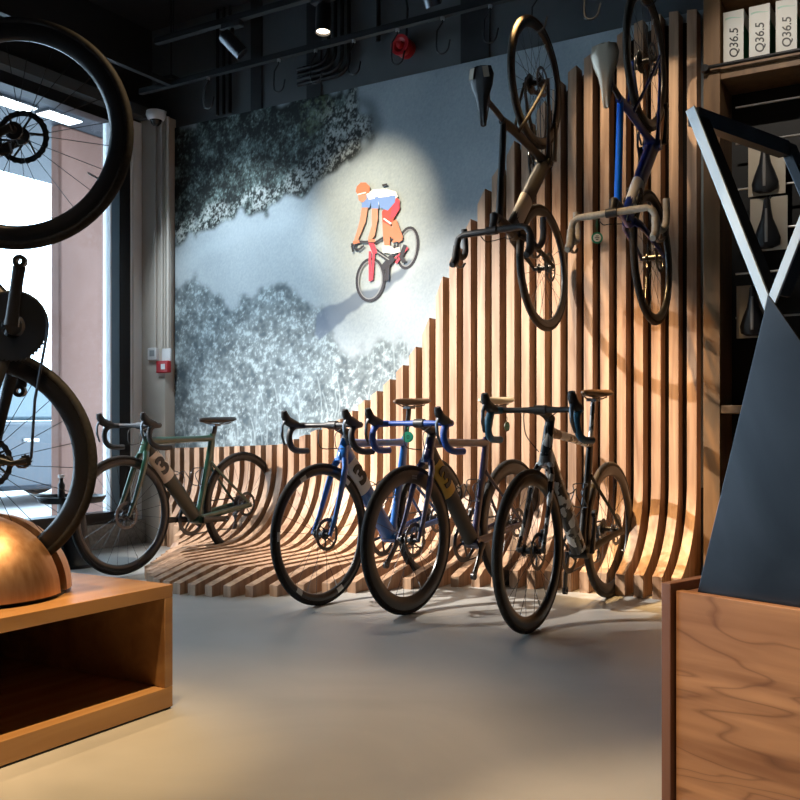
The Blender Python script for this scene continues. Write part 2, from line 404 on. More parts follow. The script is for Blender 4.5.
# hillside, top
hill = msk([(150,128),(200,115),(300,92),(345,92),(371,108),(376,130),(358,158),(320,182),(280,200),(235,216),(172,242),(150,250)], 2)
lum = np.clip(.045+.03*n4+.025*n2+.03*n9, .010, .35)
over(hill, np.stack([lum*.75, lum*1.05, lum*1.0], -1))
spk = np.clip((n2+.8*n4+.5*n9-1.5)*.35, 0, .5)*hill
over(spk*.8, const(.33, .42, .42))
fr_ = msk([(318,102),(350,98),(372,110),(370,135),(355,157),(318,178),(278,198),(235,214),(172,240),(172,225),(235,200),(280,182),(312,160),(330,130)], 3)*hill
rk = np.clip(.35+.9*(n2*.5+n4*.5), 0, 1)*fr_
over(rk*.8, const(.40, .43, .42))
over(.5*msk([(300,100),(345,96),(330,118),(300,140)], 4)*np.clip(n4*.6+.5, 0, 1), const(.07, .10, .04))
over(.75*np.clip(blur(inside(poly([(340,92),(374,100),(384,125),(372,148),(345,172),(356,158),(371,130),(366,108)]), X, Z), 5), 0, 1), const(.06, .075, .085))
# bushes, bottom
bush = msk([(160,285),(180,282),(205,290),(228,312),(250,300),(262,286),(284,284),(300,290),(318,312),(333,334),(345,352),(362,348),(380,345),(400,345),(408,360),(396,385),(372,405),(300,440),(250,470),(160,470)], 3, 1.4)
lum = np.clip(.125+.03*n9+.025*n4, .03, .6)
over(bush*.85, np.stack([lum*.78, lum*1.0, lum*1.1], -1))
spk = np.clip((n2*.8+n4*.9+.3*n9-.55)*.75, 0, 1)*bush
over(spk*.8, const(.32, .40, .43))
drk = np.clip((-n4-.6*n9-.5)*.6, 0, 1)*bush
over(drk*.55, const(.05, .08, .10))
for q in range(46):   # pale grass stems
    px = 180+rng.random()*230; py = 455-max(0, px-240)*.42+rng.random()*10; dx = rng.normal()*9; hh = 20+rng.random()*38
    a = Vector(wp(px, py)); b_ = Vector(wp(px+dx, py-hh)); d = b_-a; t = np.clip(((X-a.x)*d.x+(Z-a.y)*d.y)/d.dot(d), 0, 1)
    dist = np.hypot(X-a.x-t*d.x-.02*np.sin(t*3), Z-a.y-t*d.y)
    over(.6*np.clip(1-dist/.007, 0, 1), const(.36, .44, .47))
# rider's shadow on the road
over(.85*msk([(314,336),(317,314),(345,299),(378,288),(408,262),(416,264),(398,284),(362,304),(338,326),(320,342)], 1, .4), const(.09, .12, .17))
colr = np.clip(colr, .004, .9)
verts = [(float(x), 0, float(z)) for z in zs for x in xs]
faces = [(j*NX+i, j*NX+i+1, (j+1)*NX+i+1, (j+1)*NX+i) for j in range(NZ-1) for i in range(NX-1)]
mmesh = bpy.data.meshes.new('wall_mural'); mmesh.from_pydata(verts, [], faces)
at = mmesh.color_attributes.new('print', 'FLOAT_COLOR', 'POINT')
at.data.foreach_set('color', np.concatenate([colr, np.ones((NZ, NX, 1))], -1).reshape(-1).astype('f'))
mm = mat('printed_canvas', (.3, .3, .3), .6, spec=.25); N, L, b = nodes(mm)
vc = N.new('ShaderNodeVertexColor'); vc.layer_name = 'print'; L.new(vc.outputs[0], b.inputs['Base Color'])
mmesh.materials.append(mm)
mural = bpy.data.objects.new('wall_mural', mmesh); C.objects.link(mural); mural.location = (0, YM, 0)
tag(mural, 'large printed photo mural of a road cyclist on a sunlit mountain bend', 'mural')
b = MB().box((mx0, .0015, mz0), (mx1, YB-YM, mz1)); b.build('backing_board', M_['darkwall'], mural, smooth=False)
rc = {n: mat('print_'+n, c, .6, spec=.25) for n, c in dict(orange=(.44, .15, .08), skin=(.46, .22, .15), white=(.72, .72, .72), blue=(.14, .24, .50), redk=(.42, .06, .05), leg=(.45, .17, .10), black=(.03, .03, .04), grey=(.22, .23, .25), red=(.50, .05, .08)).items()}
rnames = list(rc); rb = MB(); lay = [0]
def pp(c, pts):
    lay[0] += 1; y = -.0006-.0001*lay[0]
    P = [Vector((wp(*p)[0], y, wp(*p)[1])) for p in pts]
    rb.add(P, [tuple(range(len(P)))], rnames.index(c))
def stroke(c, pts, wd):
    for (x0, y0), (x1, y1) in zip(pts[:-1], pts[1:]):
        d = math.hypot(x1-x0, y1-y0); nx, ny = -(y1-y0)/d*wd/2, (x1-x0)/d*wd/2; ex, ey = (x1-x0)/d*wd*.2, (y1-y0)/d*wd*.2
        pp(c, [(x0+nx-ex, y0+ny-ey), (x1+nx+ex, y1+ny+ey), (x1-nx+ex, y1-ny+ey), (x0-nx-ex, y0-ny-ey)])
def ell(c, cx, cy, rx, ry, tl, wd):
    pts = [(cx+rx*math.cos(a)*math.cos(tl)-ry*math.sin(a)*math.sin(tl), cy+rx*math.cos(a)*math.sin(tl)+ry*math.sin(a)*math.cos(tl)) for a in [2*PI*k/28 for k in range(29)]]
    stroke(c, pts, wd)
ell('black', 408, 248, 10, 20.5, .15, 2.6); ell('grey', 408, 248, 8.3, 18.5, .15, 1.)
ell('black', 371, 280, 13.5, 21, .1, 2.6); ell('grey', 371, 280, 11.6, 19, .1, 1.)
stroke('red', [(397,263),(408,248)], 2.4); stroke('red', [(391,262),(408,249)], 1.6); stroke('black', [(406,246),(402,257),(405,262)], 4)
stroke('leg', [(395,222),(401,238),(394,240)], 6); stroke('white', [(392,252),(400,250)], 5)
stroke('black', [(376,250),(392,262)], 4); stroke('red', [(372,243),(376,253)], 5); stroke('red', [(371,252),(371,281)], 2.6); stroke('red', [(375,252),(373,280)], 2.2)
stroke('black', [(376,243),(384,238),(394,240)], 2); stroke('black', [(392,262),(396,245)], 2.4)
stroke('black', [(389,262),(388,280)], 4); stroke('black', [(385,268),(393,258)], 7)
stroke('grey', [(378,252),(390,260)], 1.)
pp('leg', [(383,213),(391,215),(391,232),(391,247),(386,249),(384,236)])
pp('leg', [(388,224),(396,229),(404,240),(400,243),(391,237),(386,231)])
pp('white', [(383,246),(391,246),(397,250),(396,254),(384,253)])
pp('redk', [(383,212),(396,196),(401,201),(400,209),(395,219),(391,226),(384,222)]); pp('red', [(394,203),(400,200),(401,209),(396,217),(391,219)])
stroke('white', [(385,219),(392,224)], 1.6)
pp('white', [(366,196),(374,190),(386,189),(397,192),(399,197),(392,203),(384,206),(376,204)])
pp('blue', [(378,196),(397,196),(396,203),(389,211),(381,208)]); pp('white', [(370,192),(388,190),(396,193),(390,197),(380,198)])
pp('blue', [(363,198),(368,195),(372,199),(371,208),(363,209)]); pp('blue', [(371,199),(379,197),(380,209),(373,210)])
pp('white', [(368,196),(375,193),(376,199),(370,200)])
pp('skin', [(363,208),(369,208),(367,222),(362,234),(358,243),(355,241),(358,232),(361,221)])
pp('skin', [(373,209),(379,209),(379,220),(376,236),(372,241),(369,239),(373,226)])
pp('skin', [(359,194),(367,193),(368,199),(364,203),(360,201)]); pp('orange', [(357,192),(358,187),(362,183),(367,183),(371,187),(371,193),(366,195),(359,195)])
stroke('white', [(359,195),(367,193)], 1.2); stroke('black', [(384,186),(388,185)], 2.4)
stroke('black', [(353,247),(356,242),(362,242),(374,242)], 2); stroke('black', [(357,243),(356,249),(360,250),(365,246)], 2); stroke('black', [(353,244),(354,252)], 1.6)
stroke('leg', [(355,243),(360,242)], 3.2); stroke('leg', [(370,241),(376,241)], 3)
o = rb.build('printed_rider', [rc[n] for n in rnames], mural, smooth=False)
o['label'] = 'printed cyclist in blue and white jersey bent over a red racing bike'

# ------------------------------------------------------------------ bicycles
RW = .34
def colmat(name, c, rough=.3, metal=.0, coat=.5): return mat(name, c, rough, metal, coat=coat)
SPOKE = {}
def spoke_mesh(side, rin):
    key = (side, round(rin, 3))
    if key not in SPOKE:
        b = MB().tube([(.004, side*.024, .022), (.0, side*.002, rin)], .0011, 5)
        me = bpy.data.meshes.new('spoke'); me.from_pydata(b.v, [], b.f); me.materials.append(M_['spoke']); SPOKE[key] = me
    return SPOKE[key]
def make_wheel(name, parent, M, depth, rear, rim_m, tyre_m, decal=None, nsp=24, phase=0., stripe=None):
    d = depth; R0 = .3185
    prof = [(R0, .0135), (R0-.012, .0145), (R0-.45*d, .0145), (R0-.8*d, .010), (R0-d, .004), (R0-d, -.004), (R0-.8*d, -.010), (R0-.45*d, -.0145), (R0-.012, -.0145), (R0, -.0135)]
    wheel = MB().lathe(prof, 72, axis='y', closed=True).build(name, rim_m, parent, angle=60); wheel.matrix_local = M
    tp_ = [(.3265+.0145*math.cos(a), .0150*math.sin(a)) for a in [2*PI*k/12 for k in range(12)]]
    t = MB().lathe(tp_, 72, axis='y', closed=True)
    t.build('tire', tyre_m, wheel, angle=80)
    if stripe:
        s = MB()
        for sg in (1, -1): s.lathe([(.3265, sg*.0154), (.3225, sg*.0150), (.3225, sg*.0142), (.3265, sg*.0144)], 72, axis='y', closed=True)
        s.build('tire_sidewall', stripe, wheel)
    hb = MB().lathe([(0, -.05), (.012, -.05), (.012, -.03), (.026, -.028), (.026, -.022), (.014, -.018), (.014, .018), (.026, .022), (.026, .028), (.012, .03), (.012, .05), (0, .05)], 24, axis='y')
    if rear: hb.lathe([(.02, -.052), (.022, -.03), (0, -.03)], 20, axis='y')
    hb.build('hub', M_['carbon'], wheel, angle=30)
    ro = MB(); ro.gear((0, 0, 0), .078, .080, 24, .036, .038, .062)
    for k in range(6):
        a = PI*k/3; ro.tube([(.02*math.cos(a+.5), .037, .02*math.sin(a+.5)), (.064*math.cos(a), .037, .064*math.sin(a))], .0035, 6)
    ro.build('disc_rotor', M_['darksteel'], wheel, smooth=False)
    if rear:
        cs = MB()
        for k in range(9): cs.gear((0, 0, 0), .052-.0037*k, .055-.0037*k, 30-2*k, -.030-.0028*k, -.0315-.0028*k, .014)
        cs.build('cassette', M_['darksteel'], wheel, smooth=False)
    for k in range(nsp):
        o = bpy.data.objects.new('spoke', spoke_mesh(1 if k % 2 else -1, R0-d+.003)); C.objects.link(o); o.parent = wheel
        o.matrix_local = Matrix.Rotation(phase+2*PI*k/nsp, 4, 'Y')
    MB().tube([(.0, 0, R0-d), (0, 0, R0-d-.035)], .0028, 6).build('valve', M_['steel'], wheel).matrix_local = Matrix.Rotation(PI+.1, 4, 'Y')
    if decal:
        angs, dm, a2, da = decal
        for a in angs:
            q = MB()
            for sg in (1, -1):
                n = 6; vs = []
                for i in range(n+1):
                    aa = a+(i/n-.5)*da
                    for rr, yy in ((R0-.003, .0147), (R0-.013, .0155), (R0-.45*d, .0153), (R0-.8*d, .0110)):
                        vs.append((rr*math.cos(aa), sg*yy, rr*math.sin(aa)))
                q.add(vs, [(4*i+e, 4*i+e+1, 4*i+e+5, 4*i+e+4) for i in range(n) for e in range(3)])
            q.build('rim_sticker', dm, wheel, smooth=False)
    return wheel

def bike(name, label, M, frame_m, badge_m=None, num_m=None, rims=.045, steer=0, crank=0., tape_m=None, saddle_m=None, saddle2=None, fork_m=None,
         down_m=None, top_m=None, post_m=None, decal=None, hoods=True, rim_m=None, stripe=None, group=None, cage=True, tyre_m=None, hood_m=None, phase=0.1, bar_m=None, badge_num=True, dh=0., sad=(0., 0.), ring_in=.078, head_m=None, bx=0.):
    root = bpy.data.objects.new('bicycle', None); C.objects.link(root); tag(root, label, 'bicycle', group)
    root.matrix_world = M; root.empty_display_size = .1
    fork_m = fork_m or frame_m; down_m = down_m or frame_m; top_m = top_m or frame_m; post_m = post_m or M_['mattecarbon']
    tape_m = tape_m or M_['gum']; saddle_m = saddle_m or M_['leather']; rim_m = rim_m or M_['carbon']; tyre_m = tyre_m or M_['rubber']; hood_m = hood_m or M_['gum']; bar_m = bar_m or M_['mattecarbon']
    LAT = (0, 1, 0)
    FX = -.03; ax0 = Vector((.927, 0, .327)); HT = .565+dh; SQ = sad[1]; s = Vector((-.292, 0, .956))
    def ax(t): return ax0+s*t
    ST = Matrix.Translation(ax0) @ Matrix.Rotation(steer, 4, s) @ Matrix.Translation(-ax0)
    # frame
    f = MB()
    f.tube([ax(.385), ax(.44), ax(HT-.045), ax(HT)], [.034, .031, .029, .027], 14, 3, w=[.027, .024, .022, .022], lat=LAT)
    f.tube([ax(HT-.022), ax(HT-.022)*.75+Vector((.268, 0, .772))*.25, ax(HT-.022)*.25+Vector((.268, 0, .772))*.75, (.268, 0, .772)], [.026, .021, .018, .022], 12, 2, w=[.018, .017, .016, .015], lat=LAT)
    f.tube([ax(.445), (.72, 0, .642), (.55, 0, .444), (.425, 0, .29)], [.040, .049, .050, .044], 14, 1, w=[.022, .027, .030, .034], lat=LAT)
    f.tube([(.405, 0, .262), (.372, 0, .36), (.335, 0, .50), (.297, 0, .63), (.268, 0, .80)], [.036, .024, .026, .032, .024], 12, 0, w=[.030, .016, .014, .015, .014], lat=LAT)
    for sg in (1, -1):
        f.tube([(.298, sg*.014, .625), (.22, sg*.030, .545), (.09, sg*.056, .425), (.005, sg*.066, .345)], [.012, .010, .009, .010], 8, 0, w=.007, lat=LAT)
        f.tube([(.40, sg*.026, .275), (.30, sg*.040, .292), (.12, sg*.060, .322), (-.012, sg*.068, .338)], [.024, .020, .016, .016], 8, 0, w=[.011, .008, .007, .007], lat=LAT)
    f.lathe([(0, -.045), (.025, -.045), (.029, -.03), (.029, .03), (.025, .045), (0, .045)], 20, axis='y', o=(.405, 0, .27))
    f.build('frame', [frame_m, down_m, top_m, head_m or frame_m], root, angle=50)
    if badge_m:
        b = MB().tube([(.760, 0, .689), (.72, 0, .642), (.63, 0, .537)], [.0475, .0505, .0515], 18, 0, w=[.0260, .0285, .0305], lat=LAT, caps=False)
        bd = b.build('number_badge', badge_m, root)
        if badge_num:
            up = Vector((.135, 0, .149)).normalized()
            for sg in (1, -1):
                c = Vector((.697, sg*.0300, .615))
                x = up.cross(Vector((0, sg, 0)))
                text_mesh('numeral', '3', .150, num_m, bd, frame_matrix(c, x, up), .0030, .0055, sx=1.0)
    # seat post and saddle
    MB().tube([(.270, 0, .77), (.245+sad[0]*.5, 0, .86+SQ*.5), (.228+sad[0], 0, .945+SQ)], [.020, .018, .017], 12, w=.011, lat=LAT).build('seat_post', post_m, root)
    sd = MB(); st = [(-.135, .012, .006), (-.128, .056, .012), (-.09, .066, .018), (-.04, .055, .020), (.01, .034, .020), (.06, .022, .018), (.11, .018, .016), (.138, .014, .011), (.143, .004, .004)]
    vs = []; ns = 14
    for x, hw, hh in st:
        zc = .982+.012*(x/.14)**2*(1 if x < 0 else -.3)
        for k in range(ns):
            a = 2*PI*k/ns; c_, s_ = math.cos(a), math.sin(a)
            yy = hw*c_; zz = hh*(s_ if s_ > 0 else s_*1.2)-.012*abs(c_)**2*(hw/.07)
            if s_ > .9: zz -= .006
            vs.append((.222+x, yy, zc+zz))
    fs = [(i*ns+k, i*ns+(k+1) % ns, (i+1)*ns+(k+1) % ns, (i+1)*ns+k) for i in range(len(st)-1) for k in range(ns)]
    fs += [tuple(range(ns)), tuple((len(st)-1)*ns+k for k in range(ns))]
    sd.add(vs, fs); so = sd.build('saddle', saddle_m, root, angle=70); SM = Matrix.Translation((sad[0], 0, sad[1])); so.matrix_local = SM
    if saddle2:
        for sg in (1, -1): MB().prism([(.222-.126, sg*.020, 1.0015), (.222-.126, sg*.046, .9955), (.222-.075, sg*.054, .9975), (.222-.075, sg*.028, 1.0045)], (0, 0, .003)).build('saddle_panel', saddle2, so, smooth=False)
    q = MB()
    for sg in (1, -1): q.tube([(.12, sg*.03, .962), (.17, sg*.024, .951), (.26, sg*.022, .951), (.335, sg*.012, .966)], .0035, 6)
    q.box((.205, -.024, .938), (.255, .024, .952)); q.build('saddle_rails', M_['darksteel'], so)
    # front end
    fk = MB()
    fk.tube([ax(.395), ax(.372)], [.034, .03], 12, w=[.027, .034], lat=LAT)
    for sg in (1, -1):
        fk.tube([(.816, sg*.022, .695), (.832, sg*.038, .655), (.865, sg*.046, .57), (.925, sg*.052, .42), (.97, sg*.056, .335)], [.022, .021, .020, .015, .012], 10, w=[.014, .012, .010, .008, .008], lat=LAT)
    fo = fk.build('fork', fork_m, root, angle=50); fo.matrix_local = ST
    MB().box((-.014, -.010, -.026), (.018, .012, .030)).build('brake_caliper', M_['carbon'], fo, bevel=.004).matrix_local = Matrix.Translation((.925, .040, .395)) @ Matrix.Rotation(math.radians(-20), 4, 'Y')
    BC = Vector((.855+bx, 0, .938))+s*dh
    sm = MB().tube([ax(HT-.005), ax(HT+.04)], .021, 14).tube([ax(HT+.033)+Vector((-.004, 0, 0)), ax(HT+.033)*.5+BC*.5, BC], [.024, .018, .020], 12, w=[.022, .017, .021], lat=LAT)
    sm.lathe([(0, -.026), (.021, -.026), (.021, .026), (0, .026)], 16, axis='y', o=BC)
    sm.build('stem', M_['mattecarbon'], root, angle=50).matrix_local = ST
    hb = MB()
    def bar_pt(x, y, z, sg): return BC+Vector((x, sg*y*.92, z))
    top = [bar_pt(.012, .198, 0, -1), bar_pt(0, .17, 0, -1), bar_pt(0, .09, 0, -1), bar_pt(0, .03, 0, -1), bar_pt(0, .03, 0, 1), bar_pt(0, .09, 0, 1), bar_pt(0, .17, 0, 1), bar_pt(.012, .198, 0, 1)]
    hb.tube(top, [.013, .0125, .012, .0155, .0155, .012, .0125, .013], 12, w=[.013, .015, .017, .0155, .0155, .017, .015, .013], lat=(1, 0, 0))
    ho = hb.build('handlebar', bar_m, root); ho.matrix_local = ST
    for sg in (1, -1):
        dp = [(.010, .195, 0), (.035, .208, -.001), (.068, .213, -.006), (.092, .215, -.026), (.100, .217, -.055), (.092, .220, -.088), (.070, .224, -.113), (.038, .227, -.125), (.0, .229, -.128), (-.045, .230, -.128)]
        MB().tube(curve([bar_pt(*p, sg) for p in dp], 3), .0155, 12).build('bar_tape', tape_m, ho)
        h = MB().tube([bar_pt(.048, .210, .002, sg), bar_pt(.085, .213, .010, sg), bar_pt(.118, .213, .024, sg), bar_pt(.136, .212, .050, sg), bar_pt(.143, .212, .070, sg)], [.018, .025, .025, .021, .014], 12, w=[.018, .018, .018, .0185, .014], lat=LAT)
        h.build('brake_hood', hood_m, ho)
        MB().tube([bar_pt(.134, .213, .030, sg), bar_pt(.152, .214, -.005, sg), bar_pt(.150, .217, -.05, sg), bar_pt(.128, .222, -.095, sg)], [.006, .005, .005, .004], 8, w=[.010, .009, .009, .006], lat=LAT).build('brake_lever', M_['darksteel'], ho)
    cb = MB()
    for sg, out in ((1, .05), (-1, .06)):
        cb.tube(curve([BC+Vector((.005, sg*.075, -.010)), BC+Vector((.040, sg*out, -.045)), BC+Vector((.035, sg*.05, -.11)), ax(.44)+Vector((.030, sg*.022, 0))]), .0025, 6)
    cb.build('brake_hoses', M_['gum'], root).matrix_local = ST
    make_wheel('front_wheel', root, ST @ Matrix.Translation((.97, 0, RW)) @ Matrix.Rotation(.3, 4, 'Y'), rims, False, rim_m, tyre_m, decal, phase=phase, stripe=stripe)
    make_wheel('rear_wheel', root, Matrix.Translation((0, 0, RW)) @ Matrix.Rotation(.9, 4, 'Y'), rims, True, rim_m, tyre_m, decal, phase=phase+.1, stripe=stripe)
    # drivetrain
    B = Vector((.405, 0, .27))
    cr = MB(); cr.gear(B, .098, .102, 46, -.050, -.047, ring_in)
    for k in range(4 if ring_in > .05 else 0):
        a = crank+PI*k/2+.6; cr.tube([B+Vector((.02*math.cos(a), -.052, .02*math.sin(a))), B+Vector((.085*math.cos(a), -.049, .085*math.sin(a)))], .008, 8, w=.004, lat=LAT)
    co = cr.build('chainring', M_['darksteel'], root, smooth=False)
    for sg, a in ((-1, crank), (1, crank+PI)):
        e = B+Vector((.17*math.cos(a), sg*.072, .17*math.sin(a)))
        arm = MB().tube([B+Vector((0, sg*.060, 0)), B+Vector((.03*math.cos(a), sg*.062, .03*math.sin(a))), B+Vector((.12*math.cos(a), sg*.070, .12*math.sin(a))), e], [.022, .020, .018, .019], 10, w=[.012, .010, .008, .008], lat=LAT)
        arm.lathe([(.019, -.0085), (.019, .0085), (.0075, .0085), (.0075, -.0085)], 20, axis='y', o=e+Vector((.014*math.cos(a), 0, .014*math.sin(a))), closed=True)
        arm.build('crank_arm', M_['carbon'], root)
    ch = []
    for k in range(13):
        a = PI/2-.1-(PI*1.0)*k/12; ch.append(B+Vector((.100*math.cos(a), -.0485, .100*math.sin(a))))
    ch += [Vector((.20, -.047, .185)), Vector((.035, -.045, .178)), Vector((.005, -.045, .192)), Vector((.004, -.045, .21)), Vector((.030, -.045, .245)), Vector((.026, -.045, .268))]
    for k in range(9):
        a = -PI*.55-PI*.95*k/8; ch.append(Vector((.040*math.cos(a), -.045, RW+.040*math.sin(a))))
    MB().tube(ch, .0045, 6, closed=True, w=.003, lat=LAT).build('chain', M_['darksteel'], root)
    dr = MB()
    dr.tube([(-.012, -.068, .325), (-.022, -.072, .285), (.012, -.068, .262)], [.012, .016, .013], 8)
    dr.tube([(.016, -.054, .268), (.012, -.052, .23), (.024, -.052, .188)], [.010, .007, .010], 8, w=.005, lat=LAT)
    for c_ in ((.018, 0, .262), (.024, 0, .192)): dr.gear(c_, .016, .019, 11, -.048, -.044, .004)
    dr.build('rear_derailleur', M_['darksteel'], root)
    if cage:
        for (p0, p1, off) in (((.62, .52), (.52, .405), (-.70, .72)), ((.352, .47), (.322, .58), (.95, .28))):
            q = MB(); p0 = Vector((p0[0], 0, p0[1])); p1 = Vector((p1[0], 0, p1[1])); n = Vector((off[0], 0, off[1])).normalized(); d = (p1-p0)
            base = .042 if off[0] < 0 else .028
            for sg in (1, -1):
                q.tube(curve([p0+n*base, p0+n*(base+.012)+Vector((0, sg*.032, 0)), p0+n*(base+.05)+d*.1+Vector((0, sg*.037, 0)), p0+n*(base+.07)+d*.5+Vector((0, sg*.018, 0)), p0+n*(base+.045)+d*.85+Vector((0, sg*.035, 0)), p1+n*base+Vector((0, sg*.01, 0))]), .0028, 6)
            q.tube([p0+n*base, p1+n*base], .004, 6)
            q.build('bottle_cage', M_['darksteel'], root)
    return root

def floor_bike_matrix(u, yrear, yaw=0., z=0, sc=1.03): return Matrix.Translation((u, yrear, z)) @ Matrix.Rotation(-PI/2+yaw, 4, 'Z') @ Matrix.Scale(sc, 4)
def hang_matrix(u, yrear, yfront, zrear):
    dy = yfront-yrear; f = Vector((0, dy, -math.sqrt(1-dy*dy))); up = Vector((0, f.z, -f.y)); left = up.cross(f)
    R = Matrix(((f.x, left.x, up.x, 0), (f.y, left.y, up.y, 0), (f.z, left.z, up.z, 0), (0, 0, 0, 1)))
    o = Vector((u, yrear, zrear))-up*RW
    return Matrix.Translation(o) @ R

fgreen = colmat('frame_dark_green', (.012, .050, .034), .3); fblue = colmat('frame_blue', (.012, .10, .36), .3); fnavy = colmat('frame_navy', (.018, .016, .055), .3)
fblack = colmat('frame_black', (.009, .009, .009), .5, coat=0); fbright = colmat('frame_bright_blue', (.004, .14, .80), .3); fdblue = colmat('frame_deep_blue', (.010, .03, .20), .3)
cam_d = M_['camo']
b_beige = mat('badge_beige', (.62, .52, .42), .5); b_white = mat('badge_white', (.66, .64, .62), .5); b_yellow = mat('badge_yellow', (.55, .30, .03), .5); b_sand = mat('badge_sand', (.45, .36, .25), .5)
n_black = M_['ink']
brown = mat('brown_saddle', (.10, .055, .03), .4); cream = mat('cream_saddle', (.55, .45, .30), .45); silver = mat('silver_saddle', (.42, .36, .28), .35, .3)
tblue = mat('blue_tape', (.010, .06, .30), .5); tbeige = noisy(mat('beige_tape', (.4, .36, .28), .7), (.33, .29, .23), (.47, .41, .33), (60, 60, 60), 2)
btip = mat('petrol_tape', (.02, .10, .16), .5)
dec_w = mat('white_sticker', (.6, .6, .58), .4)
tan = mat('tan_sidewall', (.40, .22, .09), .6)
warmtyre = noisy(mat('brown_black_tyre', (.04, .03, .025), .6, spec=.25), (.03, .025, .02), (.05, .038, .03), (60, 60, 60), 2)

bike('bicycle', 'dark green road bike with a beige 3 badge, parked closest to the window', floor_bike_matrix(gap_near(-4.19), 4.88, -.06, .012), fgreen, b_beige, n_black, .036, -.02, 0.03, down_m=colmat('frame_olive', (.012, .016, .008), .45, coat=.1), dh=-.090, sad=(.015, -.09), bx=-.04)
bike('bicycle', 'bright blue road bike with a white 3 badge and white stickers on its rims', floor_bike_matrix(-2.668, 4.78, -.072), fblue, b_white, n_black, .034, -.03, 2.4, saddle_m=brown,
     decal=([.35, 1.4, 2.5, 3.5, 4.6, 5.6], dec_w, 0, .14), dh=-.078, sad=(0, .015))
b3 = bike('bicycle', 'navy road bike with a yellow 3 badge, blue bar tape and deep rims', floor_bike_matrix(gap_near(-2.18), 4.80, -.08), fnavy, b_yellow, n_black, .060, -.01, 2.2, down_m=fblack, tape_m=tblue, saddle_m=cream, fork_m=colmat('fork_indigo', (.02, .03, .12), .3), bar_m=tblue, dh=-.070, sad=(-.03, .015))
b4 = bike('bicycle', 'black and white camouflage road bike with a brown saddle, beside the walnut counter', floor_bike_matrix(-1.590, 4.73, -.014), fblack, None, None, .048, .0, -PI/2, saddle_m=brown, down_m=cam_d, top_m=cam_d, fork_m=cam_d, tape_m=btip, tyre_m=warmtyre, post_m=cam_d, head_m=cam_d, dh=-.012, sad=(0, .04))
HU = (-1.957, -1.368)
b5 = bike('bicycle', 'black road bike hung nose down from the ceiling rail, with a sand coloured frame block', hang_matrix(HU[0], 4.63, 4.735, 2.700), fblack, b_sand, n_black, .040, .03, .05, saddle2=silver, badge_num=False, cage=False, tyre_m=warmtyre, sad=(-.03, .03), bx=-.03, dh=.03)
b6 = bike('bicycle', 'blue road bike hung nose down from the ceiling rail, with beige bar tape', hang_matrix(HU[1], 4.63, 4.735, 2.700), fdblue, b_white, n_black, .036, .03, .05, tape_m=tbeige, hood_m=tbeige, saddle_m=silver, top_m=fbright, cage=False, tyre_m=warmtyre, bar_m=tbeige, sad=(-.02, .0), bx=-.05, dh=.02)
# bike standing on its rear wheel in the copper dome
Rv = Vector((ca, sa, 0)); th = math.radians(6.3)
f = Vector((0, 0, 1))*math.cos(th)+Rv*math.sin(th); up = -Rv*math.cos(th)+Vector((0, 0, 1))*math.sin(th); lf = up.cross(f)
AX = Vector((-2.471, 1.72, .775))
o_ = AX-up*RW
MS = Matrix(((f.x, lf.x, up.x, o_.x), (f.y, lf.y, up.y, o_.y), (f.z, lf.z, up.z, o_.z), (0, 0, 0, 1)))
bike('bicycle', 'black road bike stood upright on its rear wheel in the copper dome', MS, M_['mattecarbon'], None, None, .047, 0, math.radians(-3), stripe=None, cage=False, phase=.25, ring_in=.035)

# number and name prints on the deep front rim are too small to read in the photograph: plain grey bars
fw = [c for c in b3.children if c.name.startswith('front_wheel')][0]
q = MB()
for k in range(5):
    a = 1.62-.3*0+k*.028+.30
    for rr in (.292, .281): q.box((-.0028, .0150, -.004), (.0028, .0155, .004), M=Matrix.Rotation(-a+PI/2, 4, 'Y') @ Matrix.Translation((0, 0, rr)))
q.build('rim_lettering', mat('grey_print', (.16, .16, .17), .5), fw, smooth=False)

# ------------------------------------------------------------------ hanging tags
def hang_tag(p, r, label, face_m, ring_m, nrm, dp=.03):
    t = thing('price_tag', label, 'tag', p)
    zax = Vector(nrm).normalized(); M = frame_matrix((0, 0, -r-dp), zax.cross(Vector((0, 0, 1)))*-1, (0, 0, 1))
    MB().lathe([(0, -.002), (r, -.002), (r, .002), (0, .002)], 28, M=M).build('disc', ring_m, t, angle=30)
    MB().lathe([(0, .0022), (r*.7, .0022), (r*.7, .003), (0, .003)], 28, M=M).build('face', face_m, t, angle=30)
    for dz, ww in ((.008, .014), (0, .020), (-.008, .012)):
        MB().box((-ww/2, dz-.0017, .003), (ww/2, dz+.0017, .0034), M=M).build('print_line', M_['ink'], t, smooth=False)
    MB().tube([(0, 0, 0), (.004, 0, -dp*.5), (0, 0, -dp-.001), (-.004, 0, -dp*.5)], .0014, 5, closed=True).build('loop', ring_m, t)
CD = Vector((sa, -ca, 0))
hang_tag(on_y(597, 217.5, 4.09), .026, 'round green and white tag hanging from the bars of the hung blue bike', M_['tagwhite'], M_['taggreen'], CD, .066)
hang_tag(on_y(408, 426, 4.42), .030, 'round green tag hanging under the saddle of the bright blue bike', M_['taggreen'], M_['taggreen'], CD)
hang_tag(on_y(507, 416, 4.56), .026, 'dark green tag hanging under the cream saddle of the navy bike', M_['taggreen'], mat('tag_olive', (.06, .08, .04), .5), Vector((1, -.1, .2)))

